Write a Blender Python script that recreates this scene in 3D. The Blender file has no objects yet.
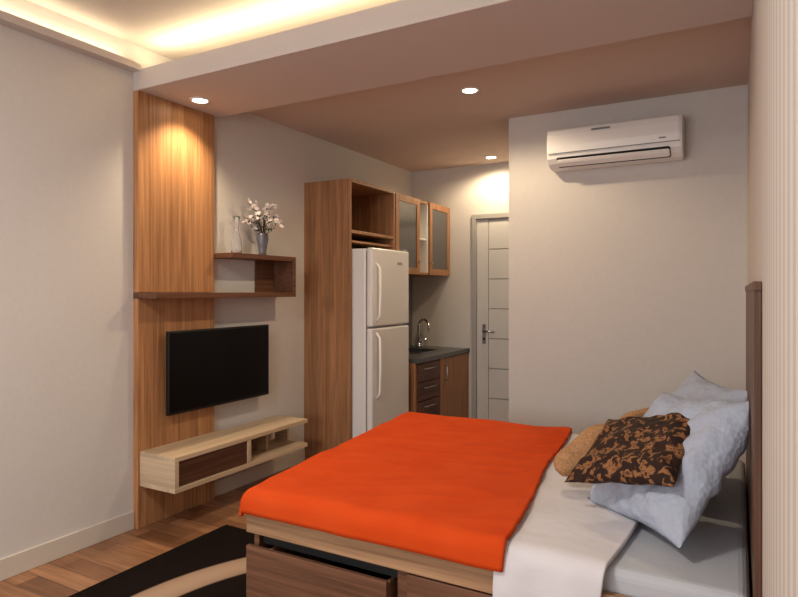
import bpy, bmesh, math, random
from mathutils import Vector, Matrix, noise
random.seed(4)
S=bpy.context.scene
COL=S.collection

# ------------------------------------------------------------ materials
def srgb(r,g,b):
    f=lambda c:(c/255/12.92) if c/255<=0.04045 else ((c/255+0.055)/1.055)**2.4
    return (f(r),f(g),f(b),1)
def newmat(name):
    m=bpy.data.materials.new(name); m.use_nodes=True
    nt=m.node_tree; b=nt.nodes['Principled BSDF']
    return m,nt,b
def coords(nt,scale=(1,1,1),rot=(0,0,0),loc=(0,0,0)):
    tc=nt.nodes.new('ShaderNodeTexCoord'); mp=nt.nodes.new('ShaderNodeMapping')
    mp.inputs['Scale'].default_value=scale; mp.inputs['Rotation'].default_value=rot
    mp.inputs['Location'].default_value=loc
    nt.links.new(tc.outputs['Object'],mp.inputs['Vector']); return mp.outputs['Vector']
def ramp(nt,fac,stops):
    r=nt.nodes.new('ShaderNodeValToRGB')
    while len(r.color_ramp.elements)<len(stops): r.color_ramp.elements.new(0.5)
    for e,(p,c) in zip(r.color_ramp.elements,stops): e.position=p; e.color=c
    nt.links.new(fac,r.inputs['Fac']); return r.outputs['Color']
def tnoise(nt,vec,scale,detail=3,rough=0.5,dist=0):
    n=nt.nodes.new('ShaderNodeTexNoise'); n.inputs['Scale'].default_value=scale
    n.inputs['Detail'].default_value=detail; n.inputs['Roughness'].default_value=rough
    n.inputs['Distortion'].default_value=dist
    nt.links.new(vec,n.inputs['Vector']); return n.outputs['Fac']
def mixc(nt,mode,fac,a,b):
    m=nt.nodes.new('ShaderNodeMix'); m.data_type='RGBA'; m.blend_type=mode
    if isinstance(fac,float): m.inputs['Factor'].default_value=fac
    else: nt.links.new(fac,m.inputs['Factor'])
    for i,x in ((6,a),(7,b)):
        if isinstance(x,tuple): m.inputs[i].default_value=x
        else: nt.links.new(x,m.inputs[i])
    return m.outputs[2]
def bump(nt,b,h,strength=0.2,dist=0.01):
    n=nt.nodes.new('ShaderNodeBump'); n.inputs['Strength'].default_value=strength
    n.inputs['Distance'].default_value=dist
    nt.links.new(h,n.inputs['Height']); nt.links.new(n.outputs['Normal'],b.inputs['Normal'])
def plain(name,c,rough=0.5,metal=0,bs=0,bscale=60,spec=0.5,var=0.0,bdist=0.004):
    m,nt,b=newmat(name); b.inputs['Roughness'].default_value=rough
    b.inputs['Metallic'].default_value=metal; b.inputs['Base Color'].default_value=c
    b.inputs['Specular IOR Level'].default_value=spec
    v=coords(nt); 
    n=tnoise(nt,v,bscale)
    d=tuple(x*(1-var) for x in c[:3])+(1,)
    nt.links.new(ramp(nt,n,[(0.3,d),(0.7,c)]),b.inputs['Base Color'])
    if bs>0: bump(nt,b,n,bs,bdist)
    return m
def wood(name,dark,light,axis='Z',fine=55,rough=0.45,stripes=True):
    m,nt,b=newmat(name); b.inputs['Roughness'].default_value=rough
    b.inputs['Specular IOR Level'].default_value=0.35
    sc={'X':(0.03,1,1),'Y':(1,0.03,1),'Z':(1,1,0.03)}[axis]
    v=coords(nt,sc)
    n1=tnoise(nt,v,fine,4,0.6); n2=tnoise(nt,v,9,2,0.5,0.4)
    c1=ramp(nt,n1,[(0.3,dark),(0.68,light)])
    lo=(0.78,0.76,0.74,1)
    c2=ramp(nt,n2,[(0.35,lo),(0.62,(1.08,1.06,1.04,1))])
    nt.links.new(mixc(nt,'MULTIPLY',0.8,c1,c2),b.inputs['Base Color'])
    bump(nt,b,n1,0.12,0.002)
    return m

M={}
M['wall']=plain('wall_paint',srgb(210,206,202),0.9,bs=0.15,bscale=35,spec=0.1,var=0.03)
M['wallback']=plain('kitchen_wall_paint',srgb(206,201,196),0.9,bs=0.1,bscale=35,spec=0.1,var=0.03)
M['ceil']=plain('ceiling_paint',srgb(206,196,190),0.95,spec=0.05,var=0.02)
M['ceil_in']=plain('inner_ceiling_paint',srgb(208,190,179),0.95,spec=0.05,var=0.03)
M['trim']=plain('trim_cream',srgb(205,197,185),0.6,var=0.03)
M['panel']=wood('oak_panel_wood',srgb(142,98,62),srgb(192,142,98),'Z')
M['cab']=wood('cabinet_walnut',srgb(126,88,58),srgb(172,126,90),'Z',70)
M['cabin']=wood('cabinet_inner_wood',srgb(136,98,68),srgb(172,128,92),'Y',50)
M['shelf']=wood('shelf_brown_wood',srgb(84,54,38),srgb(122,82,58),'Y')
M['console']=wood('console_light_oak',srgb(192,168,138),srgb(214,192,162),'Y')
M['consoleX']=wood('console_end_oak',srgb(192,168,138),srgb(214,192,162),'X')
M['drawer']=wood('drawer_dark_wood',srgb(66,42,32),srgb(104,68,52),'Y')
M['drawerX']=wood('bed_drawer_wood',srgb(88,60,44),srgb(128,90,68),'X')
M['bedwood']=wood('bed_frame_oak',srgb(138,106,78),srgb(180,144,110),'X')
M['head']=wood('headboard_wood',srgb(74,50,38),srgb(108,76,58),'Z')
M['white']=plain('white_plastic',srgb(236,236,234),0.3,var=0.0)
M['fridge']=plain('fridge_enamel',srgb(218,217,218),0.28,var=0.01)
M['grey']=plain('grey_plastic',srgb(120,120,122),0.45)
M['dark']=plain('dark_slot',srgb(22,22,24),0.6)
M['black']=plain('tv_bezel_black',srgb(10,10,11),0.35)
M['screen']=plain('tv_screen_glass',srgb(5,5,7),0.35,spec=0.2)
M['chrome']=plain('chrome_metal',srgb(210,210,212),0.15,1)
M['steel']=plain('brushed_steel',srgb(170,170,172),0.3,1)
M['door']=plain('door_grey_paint',srgb(200,198,196),0.55,var=0.02)
M['doorframe']=plain('door_frame_paint',srgb(160,157,154),0.55)
M['counter']=plain('granite_counter',srgb(88,88,92),0.3,bscale=180,var=0.45)
M['tile']=plain('backsplash_tile',srgb(132,130,134),0.4,bscale=30,var=0.1)
M['mattress']=plain('mattress_fabric',srgb(186,190,196),0.9,bs=0.3,bscale=90,spec=0.1)
M['sheet']=plain('white_duvet_cotton',srgb(216,213,216),0.9,bs=0.3,bscale=22,spec=0.1,var=0.03,bdist=0.008)
M['pot']=plain('vase_dark_ceramic',srgb(96,94,104),0.25)
M['leaf']=plain('leaf_green',srgb(70,78,54),0.6)
M['petal']=plain('petal_white',srgb(226,216,214),0.7)
M['stem']=plain('stem_brown',srgb(74,58,44),0.7)

m,nt,b=newmat('orange_blanket_fabric'); b.inputs['Roughness'].default_value=0.85
b.inputs['Specular IOR Level'].default_value=0.08
v=coords(nt); n=tnoise(nt,v,5,3)
nt.links.new(ramp(nt,n,[(0.3,srgb(200,68,22)),(0.7,srgb(208,76,28))]),b.inputs['Base Color'])
bump(nt,b,tnoise(nt,v,500,2),0.15,0.002); M['orange']=m

m,nt,b=newmat('pillow_quilted_cotton'); b.inputs['Roughness'].default_value=0.9
b.inputs['Specular IOR Level'].default_value=0.1
b.inputs['Base Color'].default_value=srgb(172,180,196)
v=coords(nt); vo=nt.nodes.new('ShaderNodeTexVoronoi'); vo.inputs['Scale'].default_value=55
nt.links.new(v,vo.inputs['Vector']); bump(nt,b,vo.outputs['Distance'],0.5,0.007)
M['pillow']=m

m,nt,b=newmat('leopard_print_velvet'); b.inputs['Roughness'].default_value=0.7
b.inputs['Specular IOR Level'].default_value=0.2
v=coords(nt); n=tnoise(nt,v,34,2,0.5,0.8)
blob=ramp(nt,n,[(0.0,srgb(38,24,20)),(0.53,srgb(46,28,22)),(0.56,srgb(124,84,54)),(0.62,srgb(150,104,66)),(0.68,srgb(90,58,40)),(1,srgb(44,28,22))])
nt.links.new(blob,b.inputs['Base Color'])
M['leopard']=m
m,nt,b=newmat('tan_knit_fabric'); b.inputs['Roughness'].default_value=0.9
v=coords(nt); n=tnoise(nt,v,90,3)
nt.links.new(ramp(nt,n,[(0.3,srgb(154,112,74)),(0.7,srgb(186,142,98))]),b.inputs['Base Color'])
bump(nt,b,n,0.4,0.008); M['tan']=m

m,nt,b=newmat('smoked_glass'); b.inputs['Base Color'].default_value=srgb(84,82,82); b.inputs['Roughness'].default_value=0.15
M['glassdark']=m
m,nt,b=newmat('clear_glass'); b.inputs['Base Color'].default_value=(0.95,0.95,0.97,1); b.inputs['Roughness'].default_value=0.05
b.inputs['Transmission Weight'].default_value=0.92; b.inputs['IOR'].default_value=1.3
M['glass']=m

# floor planks
m,nt,b=newmat('laminate_floor'); b.inputs['Roughness'].default_value=0.35
v=coords(nt)
br=nt.nodes.new('ShaderNodeTexBrick'); nt.links.new(v,br.inputs['Vector'])
br.inputs['Color1'].default_value=srgb(172,126,90); br.inputs['Color2'].default_value=srgb(108,72,48)
br.inputs['Mortar'].default_value=srgb(84,56,40); br.inputs['Scale'].default_value=1
br.inputs['Mortar Size'].default_value=0.0015; br.inputs['Brick Width'].default_value=0.75; br.inputs['Row Height'].default_value=0.11
v2=coords(nt,(0.06,1,1)); n=tnoise(nt,v2,40,4,0.6)
nt.links.new(mixc(nt,'MULTIPLY',1.0,br.outputs['Color'],ramp(nt,n,[(0.35,(0.66,0.62,0.6,1)),(0.65,(1.12,1.1,1.08,1))])),b.inputs['Base Color'])
M['floor']=m

# striped wallpaper
m,nt,b=newmat('striped_wallpaper'); b.inputs['Roughness'].default_value=0.85
v=coords(nt)
w=nt.nodes.new('ShaderNodeTexWave'); w.wave_type='BANDS'; w.bands_direction='Y'; w.inputs['Scale'].default_value=3.5
nt.links.new(v,w.inputs['Vector'])
nt.links.new(ramp(nt,w.outputs['Fac'],[(0.3,srgb(184,175,166)),(0.6,srgb(204,196,188))]),b.inputs['Base Color'])
M['stripe']=m

# rug
m,nt,b=newmat('rug_dark_pile'); b.inputs['Roughness'].default_value=0.95; b.inputs['Specular IOR Level'].default_value=0.05
v=coords(nt,(1,1,1),(0,0,0),(1.15,-1.75,0))
w=nt.nodes.new('ShaderNodeTexWave'); w.wave_type='RINGS'; w.rings_direction='Z'; w.inputs['Scale'].default_value=0.36
w.inputs['Distortion'].default_value=0.5; w.inputs['Detail'].default_value=0; w.inputs['Phase Offset'].default_value=1.0
nt.links.new(v,w.inputs['Vector'])
nt.links.new(ramp(nt,w.outputs['Fac'],[(0.0,srgb(26,20,18)),(0.89,srgb(30,22,20)),(0.92,srgb(166,138,114)),(1,srgb(182,154,130))]),b.inputs['Base Color'])
bump(nt,b,tnoise(nt,coords(nt),300,2),0.6,0.01); M['rug']=m

def emis(name,c,s):
    m,nt,b=newmat(name); b.inputs['Emission Color'].default_value=c; b.inputs['Emission Strength'].default_value=s
    return m
M['lamp']=emis('lamp_lens_glow',(1,0.86,0.62,1),24)

# ------------------------------------------------------------ builders
def empty(name):
    o=bpy.data.objects.new(name,None); o.empty_display_size=0.1; COL.objects.link(o); return o
def addmesh(name,bm,mat,parent=None,smooth=False):
    me=bpy.data.meshes.new(name); bmesh.ops.recalc_face_normals(bm,faces=bm.faces)
    bm.to_mesh(me); bm.free()
    if mat is not None:
        for mm in (mat if isinstance(mat,(list,tuple)) else [mat]): me.materials.append(mm)
    if smooth:
        for p in me.polygons: p.use_smooth=True
    o=bpy.data.objects.new(name,me); COL.objects.link(o)
    if parent: o.parent=parent
    return o
def box(name,x0,x1,y0,y1,z0,z1,mat,parent=None,bev=0.0,seg=2):
    bm=bmesh.new(); bmesh.ops.create_cube(bm,size=1)
    for v in bm.verts:
        v.co=Vector(((x0+x1)/2+v.co.x*(x1-x0),(y0+y1)/2+v.co.y*(y1-y0),(z0+z1)/2+v.co.z*(z1-z0)))
    if bev>0:
        bmesh.ops.bevel(bm,geom=list(bm.edges),offset=bev,segments=seg,affect='EDGES',profile=0.5)
    return addmesh(name,bm,mat,parent)
def lathe(name,prof,cx,cy,cz,mat,parent=None,n=32):
    bm=bmesh.new(); rings=[]
    for r,z in prof:
        rings.append([bm.verts.new((cx+r*math.cos(2*math.pi*i/n),cy+r*math.sin(2*math.pi*i/n),cz+z)) for i in range(n)])
    for a,b_ in zip(rings,rings[1:]):
        for i in range(n): bm.faces.new((a[i],a[(i+1)%n],b_[(i+1)%n],b_[i]))
    return addmesh(name,bm,mat,parent,True)
def tubebm(bm,pts,r,n=8,mi=0,r2=None):
    pts=[Vector(p) for p in pts]; rings=[]
    for i,p in enumerate(pts):
        d=(pts[min(i+1,len(pts)-1)]-pts[max(i-1,0)]).normalized()
        up=Vector((0,0,1)) if abs(d.z)<0.9 else Vector((1,0,0))
        if len(rings)==0: s=d.cross(up).normalized()
        else:
            s=(s-d*s.dot(d)).normalized()
        t=d.cross(s)
        rr=r if r2 is None else r+(r2-r)*i/(len(pts)-1)
        rings.append([bm.verts.new(p+rr*(math.cos(2*math.pi*k/n)*s+math.sin(2*math.pi*k/n)*t)) for k in range(n)])
    for a,b_ in zip(rings,rings[1:]):
        for k in range(n):
            f=bm.faces.new((a[k],a[(k+1)%n],b_[(k+1)%n],b_[k])); f.material_index=mi; f.smooth=True
    for rg in (rings[0],rings[-1]):
        f=bm.faces.new(rg); f.material_index=mi
def tube(name,pts,r,mat,parent=None,n=12):
    bm=bmesh.new(); tubebm(bm,pts,r,n); return addmesh(name,bm,mat,parent,True)

# ------------------------------------------------------------ room shell
XL,XR=-3.12,0.055; YB=-2.4; YP=4.42; YF=5.9; CAMH=1.4
box('floor',XL-0.1,XR+0.1,YB-0.1,YF+0.1,-0.1,0,M['floor'])
box('wall_left',XL-0.1,XL,YB-0.1,YF+0.1,0,2.95,M['wall'])
box('wall_right',XR,XR+0.1,YB-0.1,YP,0,2.95,M['stripe'])
box('wall_partition',-1.51,XR+0.1,YP,YP+0.12,0,2.70,M['wall'])
box('wall_corridor',-1.51,-1.39,YP+0.12,YF,0,2.70,M['wall'])
w=empty('wall_far')
box('left_pier',XL,-2.41,YF,YF+0.1,0,2.70,M['wallback'],w)
box('right_pier',-1.55,-1.39,YF,YF+0.1,0,2.70,M['wallback'],w)
box('lintel',-2.41,-1.55,YF,YF+0.1,2.19,2.70,M['wallback'],w)
w=empty('wall_rear')
box('sill_wall',XL,XR,YB-0.1,YB,0,0.8,M['wall'],w)
box('head_wall',XL,XR,YB-0.1,YB,2.3,2.95,M['wall'],w)
box('left_pier',XL,-2.7,YB-0.1,YB,0.8,2.3,M['wall'],w)
box('right_pier',-0.4,XR,YB-0.1,YB,0.8,2.3,M['wall'],w)
w=empty('added_window_1')  # unseen window behind the camera, added to carry the fill light
for i,(a,b_,c,d) in enumerate([(-2.7,-0.4,0.8,0.85),(-2.7,-0.4,2.25,2.3),(-2.7,-2.65,0.85,2.25),(-0.45,-0.4,0.85,2.25),(-1.575,-1.525,0.85,2.25)]):
    box('frame_%d'%i,a,b_,YB-0.08,YB-0.03,c,d,M['white'],w)
box('ceiling',XL,XR,YB,2.75,2.86,2.95,M['ceil'])
box('ceiling_inner',XL,XR,2.75,YF,2.70,2.95,M['ceil_in'])
box('trim_beam',XL,XR,2.384,3.03,2.58,2.699,M['ceil'],bev=0.002)
box('trim_cove_left',XL,XL+0.07,YB,2.384,2.69,2.73,M['ceil'])
box('baseboard_left',XL,XL+0.015,YB,2.38,0,0.105,M['trim'],bev=0.003)
box('baseboard_left_rear',XL,XL+0.015,3.0,4.0,0,0.105,M['trim'],bev=0.003)
box('baseboard_partition',-1.51,XR,YP-0.015,YP,0,0.105,M['trim'],bev=0.003)
box('trim_corner',XR-0.012,XR,YP-0.06,YP,0.105,2.58,M['trim'])

# ------------------------------------------------------------ wood panel + TV
p=empty('wood_wall_panel')
box('upper_board',XL,XL+0.04,2.384,2.985,1.391,2.58,M['panel'],p,0.002)
box('lower_board',XL,XL+0.04,2.384,2.985,0.0,1.355,M['panel'],p,0.002)
XP=XL+0.04
t=empty('television')
box('body',XP,XP+0.03,2.64,3.36,0.72,1.08,M['black'],t,0.006)
box('bezel',XP+0.03,XP+0.055,2.56,3.47,0.638,1.153,M['black'],t,0.005)
box('screen',XP+0.0545,XP+0.0565,2.572,3.458,0.655,1.141,M['screen'],t)

# shelves
s=empty('wall_shelf')
box('lower_shelf',XL,-2.92,2.384,3.652,1.356,1.389,M['shelf'],s,0.002)
box('upper_shelf',XL,-2.92,2.99,3.652,1.622,1.655,M['shelf'],s,0.002)
box('end_panel',XL,-2.92,3.62,3.652,1.389,1.622,M['shelf'],s,0.002)
box('back_panel',XL,XL+0.015,3.42,3.62,1.389,1.622,M['shelf'],s)

# console
c=empty('tv_console')
y0,y1,z0,z1,xf=2.40,3.617,0.25,0.455,-2.783
xb=XP
box('top_board',xb,xf,y0,y1,z1-0.028,z1,M['console'],c,0.002)
box('bottom_board',xb,xf,y0,y1,z0,z0+0.028,M['console'],c,0.002)
box('left_side',xb,xf,y0,y0+0.028,z0+0.028,z1-0.028,M['consoleX'],c)
box('divider',xb,xf,2.99,3.018,z0+0.028,z1-0.028,M['consoleX'],c)
box('back_divider',xb,xf-0.12,3.30,3.32,z0+0.028,z1-0.028,M['consoleX'],c)
box('back_board',xb,xb+0.012,y0+0.028,3.30,z0+0.028,z1-0.028,M['drawer'],c)
box('drawer_front',xf-0.03,xf-0.008,y0+0.032,2.986,z0+0.032,z1-0.032,M['drawer'],c,0.002)
box('right_side',xb,xb+0.12,y1-0.02,y1,z0+0.028,z1-0.028,M['consoleX'],c)

# ------------------------------------------------------------ vases
lathe('glass_vase',[(0.0,0.0),(0.034,0.0),(0.04,0.03),(0.034,0.09),(0.016,0.15),(0.014,0.2),(0.026,0.26),(0.023,0.26),(0.011,0.2),(0.013,0.15),(0.03,0.09),(0.036,0.03),(0.03,0.006),(0,0.006)],-3.02,3.13,1.656,M['glass'])
f=empty('flower_vase')
cx,cy,cz=-3.0,3.37,1.656
lathe('vase',[(0,0),(0.03,0.0),(0.026,0.02),(0.034,0.07),(0.044,0.12),(0.04,0.155),(0.034,0.16),(0.036,0.15),(0.03,0.1),(0,0.03)],cx,cy,cz,M['pot'],f)
bm=bmesh.new()
def petal5(c,nrm,r):
    nrm=nrm.normalized(); s=nrm.orthogonal().normalized(); t=nrm.cross(s)
    for k in range(5):
        a=2*math.pi*k/5; d=s*math.cos(a)+t*math.sin(a); e=-s*math.sin(a)+t*math.cos(a)
        vs=[bm.verts.new(q) for q in (c,c+d*r*0.6+e*r*0.42+nrm*r*0.25,c+d*r*1.1+nrm*r*0.4,c+d*r*0.6-e*r*0.42+nrm*r*0.25)]
        fc=bm.faces.new(vs); fc.material_index=1
def leaf(c,d,L):
    s=d.cross(Vector((random.random(),random.random(),1))).normalized()
    vs=[bm.verts.new(q) for q in (c,c+d*L*0.5+s*L*0.22,c+d*L,c+d*L*0.5-s*L*0.22)]
    fc=bm.faces.new(vs); fc.material_index=2
for i in range(18):
    a=random.uniform(0,2*math.pi); sp=random.uniform(0.03,0.185); hh=random.uniform(0.06,0.25)
    ex=max(-0.09,min(0.14,sp*math.cos(a)*0.8)); ey=sp*math.sin(a)
    base=Vector((cx,cy,cz+0.12)); tip=Vector((cx+ex,cy+ey,cz+0.14+hh))
    mid=(base+tip)/2+Vector((0,0,0.05))
    mid.x=cx+ex*0.35; mid.y=cy+ey*0.35
    tubebm(bm,[base,mid,tip],0.0025,5,0,0.0015)
    for k in range(8):
        q=mid.lerp(tip,random.uniform(0.35,1.05))+Vector([random.gauss(0,0.012) for _ in range(3)])
        q.x=max(q.x,XL+0.03)
        petal5(q,Vector((random.uniform(0,1),random.uniform(-1,0.6),random.uniform(0,1))),random.uniform(0.012,0.02))
    for k in range(5):
        q=base.lerp(tip,random.uniform(0.3,0.9)); leaf(q,Vector((random.uniform(-0.4,1),random.uniform(-1,1),random.uniform(-0.3,1))).normalized(),0.035)
addmesh('blossom_branches',bm,[M['stem'],M['petal'],M['leaf']],f)

# ------------------------------------------------------------ tall cabinet + fridge
t=empty('tall_cabinet')
xf=-2.667
box('side_left',XL,xf,4.007,4.03,0,2.289,M['cab'],t,0.002)
box('side_right',XL,xf,4.705,4.728,0,2.289,M['cab'],t,0.002)
box('top',XL,xf,4.03,4.705,2.262,2.289,M['cab'],t,0.002)
box('niche_bottom',XL,xf,4.03,4.705,1.86,1.885,M['cab'],t,0.002)
box('niche_back',XL,XL+0.012,4.03,4.705,1.885,2.262,M['cabin'],t)
box('middle_shelf',XL,xf-0.02,4.03,4.705,1.79,1.805,M['cabin'],t)
r=empty('refrigerator')
fx=-2.488
box('body',-3.08,fx-0.06,4.045,4.66,0.05,1.735,M['fridge'],r,0.012,3)
box('freezer_door',fx-0.052,fx,4.045,4.66,1.118,1.741,M['fridge'],r,0.016,4)
box('main_door',fx-0.052,fx,4.045,4.66,0.07,1.106,M['fridge'],r,0.016,4)
box('kick_plate',fx-0.09,fx-0.03,4.06,4.645,0.0,0.06,M['grey'],r)
for nm,za,zb in (('freezer_handle',1.16,1.62),('main_handle',0.55,1.07)):
    pts=[(fx-0.004,4.115,za),(fx+0.03,4.115,za+0.04),(fx+0.036,4.115,(za+zb)/2),(fx+0.03,4.115,zb-0.04),(fx-0.004,4.115,zb)]
    tube(nm,pts,0.010,M['white'],r)
box('badge',fx-0.001,fx+0.002,4.45,4.53,1.62,1.64,M['steel'],r)
box('hinge_cap',fx-0.05,fx-0.01,4.57,4.64,1.741,1.755,M['grey'],r,0.004)

# ------------------------------------------------------------ kitchen wall cabinet
k=empty('kitchen_wall_cabinet')
xc=-2.66; zb,zt=1.558,2.276; ys=4.73; ye=YF
box('top',XL,xc-0.02,ys,ye,zt-0.02,zt,M['cab'],k)
box('bottom',XL,xc-0.02,ys,ye,zb,zb+0.02,M['cab'],k)
box('back',XL,XL+0.01,ys,ye,zb+0.02,zt-0.02,M['white'],k)
for i,yy in enumerate((ys,5.19,5.40,ye-0.02)):
    box('side_%d'%i,XL+0.01,xc-0.02,yy,yy+0.02,zb+0.02,zt-0.02,M['cab'] if i in(0,3) else M['white'],k)
box('shelf',XL+0.01,xc-0.03,5.21,5.40,1.9,1.915,M['white'],k)
for i,(a,b_) in enumerate(((ys+0.005,5.20),(5.415,ye-0.005))):
    d=0.06
    box('door_%d_stile_a'%i,xc-0.02,xc,a,a+d,zb,zt,M['cab'],k,0.002)
    box('door_%d_stile_b'%i,xc-0.02,xc,b_-d,b_,zb,zt,M['cab'],k,0.002)
    box('door_%d_rail_a'%i,xc-0.02,xc,a+d,b_-d,zb,zb+d,M['cab'],k,0.002)
    box('door_%d_rail_b'%i,xc-0.02,xc,a+d,b_-d,zt-d,zt,M['cab'],k,0.002)
    box('door_%d_glass'%i,xc-0.014,xc-0.008,a+d,b_-d,zb+d,zt-d,M['glassdark'],k)
    tube('door_%d_knob'%i,[(xc,b_-0.03 if i==0 else a+0.03,zb+0.12),(xc+0.02,b_-0.03 if i==0 else a+0.03,zb+0.12)],0.008,M['steel'],k)

# counter
k=empty('kitchen_counter')
xq=-2.445; yq=4.735
box('plinth',XL,xq-0.06,yq,YF,0,0.08,M['dark'],k)
box('carcass',XL,xq-0.022,yq,YF,0.08,0.765,M['cab'],k)
bx=[-3.02,-2.62,5.10,5.58]
box('top_front',bx[1],xq+0.01,yq,YF,0.766,0.807,M['counter'],k,0.003)
box('top_back',XL,bx[0],yq,YF,0.766,0.807,M['counter'],k)
box('top_left',bx[0],bx[1],yq,bx[2],0.766,0.807,M['counter'],k)
box('top_right',bx[0],bx[1],bx[3],YF,0.766,0.807,M['counter'],k)
box('sink_bottom',bx[0],bx[1],bx[2],bx[3],0.766,0.77,M['steel'],k)
for i,(a,b_,c_,d_) in enumerate(((bx[0]-0.015,bx[0]+0.01,bx[2],bx[3]),(bx[1]-0.01,bx[1]+0.015,bx[2],bx[3]),(bx[0],bx[1],bx[2]-0.015,bx[2]+0.01),(bx[0],bx[1],bx[3]-0.01,bx[3]+0.015))):
    box('sink_rim_%d'%i,a,b_,c_,d_,0.806,0.813,M['steel'],k)
for i in range(4):
    z=0.09+i*0.168
    box('drawer_front_%d'%i,xq-0.022,xq,yq+0.03,5.20,z,z+0.158,M['drawer'],k,0.003)
    tube('drawer_pull_%d'%i,[(xq,4.86,z+0.11),(xq+0.022,4.87,z+0.11),(xq+0.022,5.07,z+0.11),(xq,5.08,z+0.11)],0.006,M['steel'],k,8)
box('frame_stile',xq-0.022,xq,5.205,5.26,0.08,0.765,M['cab'],k)
box('cupboard_door',xq-0.022,xq,5.27,YF-0.01,0.09,0.76,M['cab'],k,0.003)
tube('door_pull',[(xq,5.31,0.55),(xq+0.022,5.31,0.56),(xq+0.022,5.31,0.68),(xq,5.31,0.69)],0.006,M['steel'],k,8)
box('backsplash_tiles',XL+0.001,XL+0.009,4.735,YF,0.81,1.556,M['tile'])
k=empty('kitchen_faucet')
fxx,fy=-2.93,5.70
pts=[(fxx,fy,0.83),(fxx,fy,1.02)]+[(fxx+0.075*(1-math.cos(a)),fy-0.4*0.075*(1-math.cos(a)),1.02+0.085*math.sin(a)) for a in [i*math.pi/10 for i in range(1,11)]]+[(fxx+0.15,fy-0.06,0.98)]
tube('spout',pts,0.013,M['chrome'],k)
lathe('base',[(0.0,0.0),(0.03,0),(0.028,0.02),(0.016,0.05),(0,0.05)],fxx,fy,0.8075,M['chrome'],k,20)
tube('lever',[(fxx,fy,0.85),(fxx+0.08,fy+0.03,0.90)],0.008,M['chrome'],k,8)

# ------------------------------------------------------------ door
d=empty('door_1')
box('jamb_left',-2.41,-2.36,YF-0.02,YF+0.06,0,2.19,M['doorframe'],d,0.003)
box('jamb_right',-1.60,-1.55,YF-0.02,YF+0.06,0,2.19,M['doorframe'],d,0.003)
box('jamb_top',-2.36,-1.60,YF-0.02,YF+0.06,2.14,2.19,M['doorframe'],d,0.003)
box('core',-2.36,-1.60,YF+0.015,YF+0.045,0,2.14,M['doorframe'],d)
nz=7; 
box('stile_left',-2.357,-2.235,YF,YF+0.015,0.005,2.135,M['door'],d,0.002)
box('stile_right',-1.725,-1.603,YF,YF+0.015,0.005,2.135,M['door'],d,0.002)
for i in range(nz):
    a=0.005+i*2.13/nz; box('slat_%d'%i,-2.229,-1.731,YF,YF+0.015,a,a+2.13/nz-0.01,M['door'],d,0.002)
box('lock_plate',-2.295,-2.255,YF-0.008,YF,0.86,1.06,M['steel'],d,0.003)
tube('lever_handle',[(-2.275,YF-0.005,0.99),(-2.275,YF-0.05,0.99),(-2.15,YF-0.055,0.985)],0.010,M['steel'],d)
tube('lock_cylinder',[(-2.275,YF-0.005,0.91),(-2.275,YF-0.02,0.91)],0.012,M['dark'],d)

# ------------------------------------------------------------ air conditioner
a=empty('air_conditioner')
prof=[(4.42,2.525),(4.25,2.525),(4.228,2.515),(4.218,2.48),(4.214,2.40),(4.216,2.345),(4.225,2.315),(4.255,2.285),(4.30,2.262),(4.36,2.256),(4.42,2.262)]
def extr(name,prof,x0,x1,mat,parent):
    bm=bmesh.new(); A=[bm.verts.new((x0,y,z)) for y,z in prof]; B=[bm.verts.new((x1,y,z)) for y,z in prof]
    n=len(prof)
    for i in range(n): bm.faces.new((A[i],A[(i+1)%n],B[(i+1)%n],B[i]))
    bm.faces.new(A); bm.faces.new(B)
    bmesh.ops.recalc_face_normals(bm,faces=bm.faces)
    es=[e for e in bm.edges if abs(e.verts[0].co.x-e.verts[1].co.x)<1e-6]
    bmesh.ops.bevel(bm,geom=es,offset=0.006,segments=2,affect='EDGES')
    return addmesh(name,bm,mat,parent)
extr('body',prof,-1.165,-0.308,M['white'],a)
extr('front_panel',[(4.222,2.51),(4.212,2.505),(4.205,2.47),(4.203,2.40),(4.206,2.352),(4.222,2.352)],-1.155,-0.318,M['white'],a)
extr('outlet_slot',[(4.2225,2.322),(4.214,2.32),(4.236,2.288),(4.285,2.262),(4.30,2.27)],-1.10,-0.375,M['dark'],a)
extr('louver_flap',[(4.214,2.305),(4.211,2.301),(4.224,2.284),(4.258,2.263),(4.262,2.268),(4.23,2.288)],-1.095,-0.38,M['white'],a)
box('panel_seam',-1.155,-0.318,4.2035,4.207,2.347,2.351,M['grey'],a)
box('display_badge',-0.86,-0.74,4.2005,4.204,2.478,2.490,M['grey'],a)
box('indicator',-0.44,-0.40,4.2005,4.204,2.372,2.380,M['grey'],a)

# ------------------------------------------------------------ downlights
def downlight(x,y,z,power,r=0.045,ang=120,blend=0.9,emat=None):
    e=empty('recessed_downlight')
    lathe('trim_ring',[(r+0.018,0),(r+0.018,-0.004),(r+0.004,-0.008),(r,-0.004),(r,0)],x,y,z-0.0005,M['white'],e,32)
    bm=bmesh.new(); bmesh.ops.create_circle(bm,cap_ends=True,radius=r,segments=32,matrix=Matrix.Translation((x,y,z-0.003)))
    addmesh('lens',bm,M['lamp'],e)
    L=bpy.data.lights.new('downlight_bulb','SPOT'); L.energy=power; L.color=(1,0.78,0.50); L.spot_size=math.radians(ang); L.spot_blend=blend; L.shadow_soft_size=0.03
    o=bpy.data.objects.new('bulb',L); o.location=(x,y,z-0.02); COL.objects.link(o); o.parent=e
downlight(-2.905,2.697,2.58,52)
downlight(-1.515,3.67,2.70,46,ang=160,blend=0.5)
downlight(-2.094,5.606,2.70,42,ang=165,blend=0.5)

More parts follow.
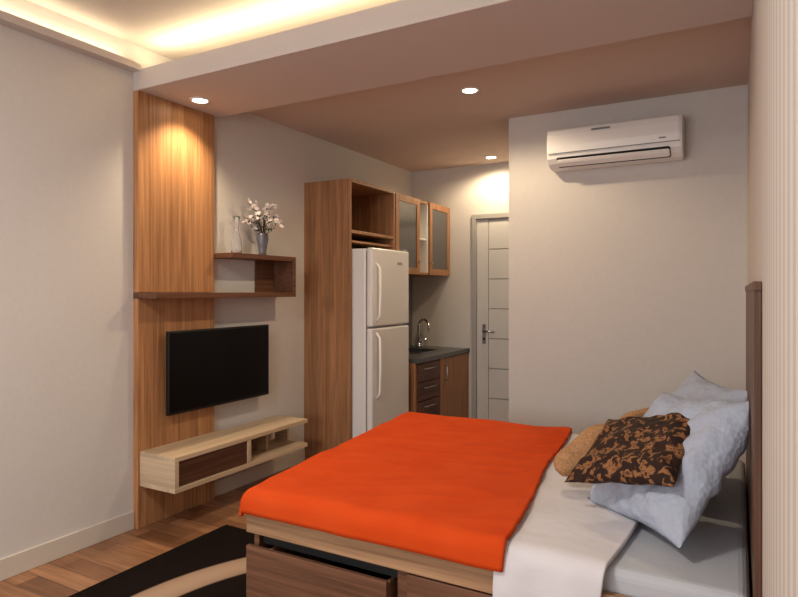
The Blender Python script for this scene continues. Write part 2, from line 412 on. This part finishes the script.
def area(name,loc,rot,sx,sy,power,col):
    L=bpy.data.lights.new(name,'AREA'); L.shape='RECTANGLE'; L.size=sx; L.size_y=sy; L.energy=power; L.color=col
    o=bpy.data.objects.new(name,L); o.location=loc; o.rotation_euler=rot; COL.objects.link(o); return o
area('cove_led_beam',(-1.53,2.46,2.715),(math.pi,0,0),3.0,0.05,12,(1,0.83,0.50))
area('cove_led_left',(XL+0.035,0.0,2.74),(math.pi,0,0),0.04,4.6,6,(1,0.84,0.54))
area('added_window_fill',(-1.55,YB-0.02,1.55),(math.radians(90),0,0),2.2,1.4,64,(0.98,0.97,0.98))  # added fill light set in the invented rear window
l=empty('added_ceiling_lamp')  # out-of-view fixture, added to brighten the room
lathe('diffuser',[(0,-0.07),(0.12,-0.065),(0.2,-0.04),(0.22,0),(0,0)],-1.5,0.2,2.86,emis('added_lamp_diffuser',(1,0.95,0.9,1),6),l)
o=area('added_ceiling_fill',(-1.5,0.2,2.77),(0,0,0),0.4,0.4,44,(1,0.94,0.88)); o.parent=l  # fill light of the added fixture

# ------------------------------------------------------------ bed
b=empty('bed')
bx0,bx1,by0,by1=-1.785,0.03,1.905,3.58
def skew(o):
    for v in o.data.vertices:
        v.co.x+= 0.16*(v.co.y-by0)/(by1-by0)*v.co.x/1.79
    return o
def boxs(name,x0,x1,*a,**k):
    o=box(name,x0,x1,*a,**k); skew(o); return o
boxs('side_rail_near',bx0,bx1,by0,by0+0.03,0.40,0.487,M['bedwood'],b,0.004)
boxs('side_rail_far',bx0,bx1,by1-0.03,by1,0.40,0.487,M['bedwood'],b,0.004)
boxs('foot_rail',bx0,bx0+0.03,by0+0.03,by1-0.03,0.40,0.487,M['bedwood'],b,0.004)
boxs('slat_platform',bx0+0.03,bx1,by0+0.03,by1-0.03,0.42,0.45,M['bedwood'],b)
boxs('base_foot',bx0+0.03,bx0+0.055,by0+0.02,by1-0.02,0.0,0.40,M['drawerX'],b)
boxs('base_far',bx0+0.055,bx1,by1-0.045,by1-0.02,0.0,0.40,M['drawerX'],b)
box('base_middle',-1.075,-1.035,by0+0.02,by1-0.045,0.0,0.40,M['drawerX'],b)
box('base_post',-0.34,-0.30,by0+0.02,by1-0.045,0.0,0.40,M['drawerX'],b)
box('base_end',0.0,0.03,by0+0.02,by1-0.045,0.0,0.40,M['drawerX'],b)
yd=1.868
box('drawer_front',-1.75,-1.09,yd,yd+0.02,0.03,0.366,M['drawerX'],b,0.002)
box('drawer_side_a',-1.70,-1.685,yd+0.02,2.4,0.05,0.33,M['bedwood'],b)
box('drawer_side_b',-1.135,-1.12,yd+0.02,2.4,0.05,0.33,M['bedwood'],b)
box('drawer_floor',-1.685,-1.135,yd+0.02,2.4,0.05,0.065,M['dark'],b)
box('drawer_gap_shade',-1.72,-1.08,by0+0.035,by0+0.045,0.355,0.40,M['dark'],b)  # dark strip painting in the shade of the gap above the drawer
box('drawer_front_closed',-1.03,-0.345,by0+0.005,by0+0.025,0.03,0.392,M['drawerX'],b,0.002)
box('drawer_front_end',-0.295,0.0,by0+0.005,by0+0.025,0.03,0.392,M['drawerX'],b,0.002)
box('headboard',XR-0.018,XR-0.001,1.83,3.75,0.0,1.415,M['head'],b,0.003)
box('headboard_cap',XR-0.022,XR-0.001,1.825,3.755,1.40,1.425,M['head'],b,0.003)
boxs('mattress',bx0+0.035,bx1,by0+0.035,by1-0.035,0.452,0.552,M['mattress'],b,0.03,4)

def drape(name,xa_fn,xb_fn,ya,yb,zt,hang_foot,hang_near,hang_far,mat,thick,nx=90,ny=110,R=0.035,wr=0.008,seed=0,fold=0.0,crease=0.0):
    bm=bmesh.new(); grid=[]
    def bend(e,R):
        if e<=0: return 0,0
        L=R*math.pi/2
        if e<L: a=e/R; return R*math.sin(a),R*(1-math.cos(a))
        return R,R+(e-L)
    for i in range(nx+1):
        row=[]
        for j in range(ny+1):
            q=j/ny
            tot=(yb-ya)+hang_near+hang_far
            s=ya-hang_near+q*tot
            tt=(s-ya)/(yb-ya)
            X1=xb_fn(tt); xa=xa_fn(max(0,min(1,tt)))
            p_=i/nx
            x=xa-hang_foot+p_*(X1-(xa-hang_foot))
            en=(ya+R)-s; ef=s-(yb-R); eo=(xa+R)-x if hang_foot>0 else -1
            o1,d1=bend(en,R); o2,d2=bend(ef,R); o3,d3=bend(eo,R)
            yy=min(max(s,ya+R),yb-R)-o1+o2
            xx=max(x,xa+R)-o3 if hang_foot>0 else x
            dz=max(d1+d2,d3)
            n1=noise.noise(Vector((x*2.3+seed,s*2.3,seed)))
            n2=noise.noise(Vector((x*7+seed,s*7,3+seed)))
            # soft ridged folds running off the pillow side
            n3=1-abs(noise.noise(Vector((x*1.5+s*1.2,s*5-x*2.2,9+seed))))*3.2
            zz=zt-dz+(abs(n1)*wr*1.6+n2*wr*0.3)*(1 if dz<0.01 else 0.5)
            if crease>0: zz+=crease*max(0,n3)**2*(0.25+0.75*p_**2)*(1 if dz<0.01 else 0.4)
            if dz>0.02:
                w_=min(1,(dz-0.02)/0.1)
                if d1>0: yy-=w_*(0.006+fold*(0.5+0.5*math.sin(x*38+2*n1)))
                if d2>0: yy+=w_*0.006
                if d3>0: xx-=w_*(0.004+0.008*(1+math.sin(s*17+3*n1)))
            row.append(bm.verts.new((xx,yy,zz)))
        grid.append(row)
    for i in range(nx):
        for j in range(ny):
            bm.faces.new((grid[i][j],grid[i+1][j],grid[i+1][j+1],grid[i][j+1]))
    o=addmesh(name,bm,mat,None,True)
    me=o.data
    if sum(p.normal.z for p in me.polygons)<0:
        bm=bmesh.new(); bm.from_mesh(me); bmesh.ops.reverse_faces(bm,faces=bm.faces); bm.to_mesh(me); bm.free()
    for p in me.polygons: p.use_smooth=True
    md=o.modifiers.new('thickness','SOLIDIFY'); md.thickness=thick; md.offset=1
    return o
o1=drape('white_duvet',lambda t:-0.69-0.28*t,lambda t:-0.35+0.04*math.sin(t*5),by0-0.012,by1+0.012,0.562,0,0.42,0.15,M['sheet'],0.014,nx=60,seed=5,fold=0.012,wr=0.008)
o2=drape('orange_blanket',lambda t:-1.765-0.18*t,lambda t:-0.655-0.2*max(0,min(1,t))+0.010*math.sin(t*9),by0-0.028,by1+0.03,0.580,0.085,0.070,0.10,M['orange'],0.014,nx=130,seed=1,wr=0.009,crease=0.011)

def pillow(name,w,h,th,c,psi,lean,mat,seed=0,roll=0,n=48,pinch=0.10,wr=0.012):
    psi=math.radians(psi); L=math.radians(lean); r=math.radians(roll)
    nh=Vector((-math.cos(psi),-math.sin(psi),0))
    up=(-nh*math.cos(L)+Vector((0,0,1))*math.sin(L)).normalized()
    nr=(nh*math.sin(L)+Vector((0,0,1))*math.cos(L)).normalized()
    wa=up.cross(nr).normalized()
    wa,up=(wa*math.cos(r)+up*math.sin(r)),(up*math.cos(r)-wa*math.sin(r))
    bm=bmesh.new(); c=Vector(c)
    for side in (1,-1):
        g=[]
        for i in range(n+1):
            row=[]
            for j in range(n+1):
                u=-math.cos(math.pi*i/n); v=-math.cos(math.pi*j/n)
                u=0.5*u+0.5*(2*i/n-1); v=0.5*v+0.5*(2*j/n-1)
                x=w/2*u*(1-pinch*(1-v*v)*abs(u)); y=h/2*v*(1-pinch*(1-u*u)*abs(v))
                T=th/2*max(0,(1-abs(u)**2.6)*(1-abs(v)**2.6))**0.5
                k=min(1,T/(th*0.2))
                nn=noise.noise(Vector((u*2.0+seed,v*2.0,side+seed)))*wr*1.6+(abs(noise.noise(Vector((u*3.2+seed,v*3.2,side*3+seed))))-0.2)*wr*1.8
                co=(abs(u)*abs(v)); ang=math.atan2(v,u)
                nn+=math.sin(ang*14+seed)*wr*0.7*co
                q=c+wa*x+up*y+nr*side*(T+nn*k)
                q.x=min(q.x,XR-0.024); q.z=max(q.z,0.583)
                row.append(bm.verts.new(q))
            g.append(row)
        for i in range(n):
            for j in range(n): bm.faces.new((g[i][j],g[i+1][j],g[i+1][j+1],g[i][j+1]))
    bmesh.ops.remove_doubles(bm,verts=bm.verts,dist=0.0008)
    return addmesh(name,bm,mat,None,True)
pillow('bed_pillow',0.56,0.57,0.17,(-0.215,2.40,0.795),36,50,M['pillow'],3,roll=8,wr=0.014)
pillow('bed_pillow',0.64,0.56,0.16,(-0.21,2.93,0.785),22,56,M['pillow'],8,wr=0.014)
pillow('leopard_cushion',0.43,0.39,0.10,(-0.32,2.345,0.83),46,31,M['leopard'],5,roll=24,wr=0.008)

# bolster
bm=bmesh.new()
def roll(a,b_,r,seed):
    a=Vector(a); b_=Vector(b_); d=(b_-a); L=d.length; d.normalize()
    s=d.cross(Vector((0,0,1))).normalized(); t=s.cross(d)
    n=32; m_=28; rings=[]
    for i in range(n+1):
        q=i/n; rr=r*(max(0,1-abs(2*q-1)**3.2))**0.45*(0.90+0.10*math.cos(q*math.pi*4))
        rr=max(rr,0.001)
        ring=[]
        for k_ in range(m_):
            an=2*math.pi*k_/m_
            r2=rr*(1+0.05*math.sin(an*5+q*9+seed)+0.06*noise.noise(Vector((q*4,math.cos(an)*1.3,math.sin(an)*1.3+seed))))
            ring.append(bm.verts.new(a+d*L*q+s*math.cos(an)*r2+t*math.sin(an)*r2+Vector((0,0,0.02*math.sin(q*math.pi)))))
        rings.append(ring)
    for A,B in zip(rings,rings[1:]):
        for k_ in range(m_): bm.faces.new((A[k_],A[(k_+1)%m_],B[(k_+1)%m_],B[k_]))
roll((-0.66,2.52,0.66),(-0.37,2.77,0.82),0.072,1)
roll((-0.50,2.70,0.74),(-0.31,2.92,0.86),0.05,4)
addmesh('bolster_pillow',bm,M['tan'],None,True)

# ------------------------------------------------------------ rug
box('rug',-2.66,-1.30,0.5,2.67,0.0,0.014,M['rug'],None,0.005)

# ------------------------------------------------------------ world + camera
W=bpy.data.worlds.new('World'); S.world=W; W.use_nodes=True
W.node_tree.nodes['Background'].inputs['Color'].default_value=(0.75,0.85,1,1)
W.node_tree.nodes['Background'].inputs['Strength'].default_value=0.6
cam=bpy.data.cameras.new('camera'); co=bpy.data.objects.new('camera',cam); COL.objects.link(co)
cam.sensor_width=36; cam.lens=610/798*36; cam.clip_start=0.01
co.location=(0,0,CAMH); co.rotation_euler=(math.radians(90),0,math.radians(29.06))
cam.shift_y=-7.5/798
S.camera=co
S.view_settings.view_transform='Standard'
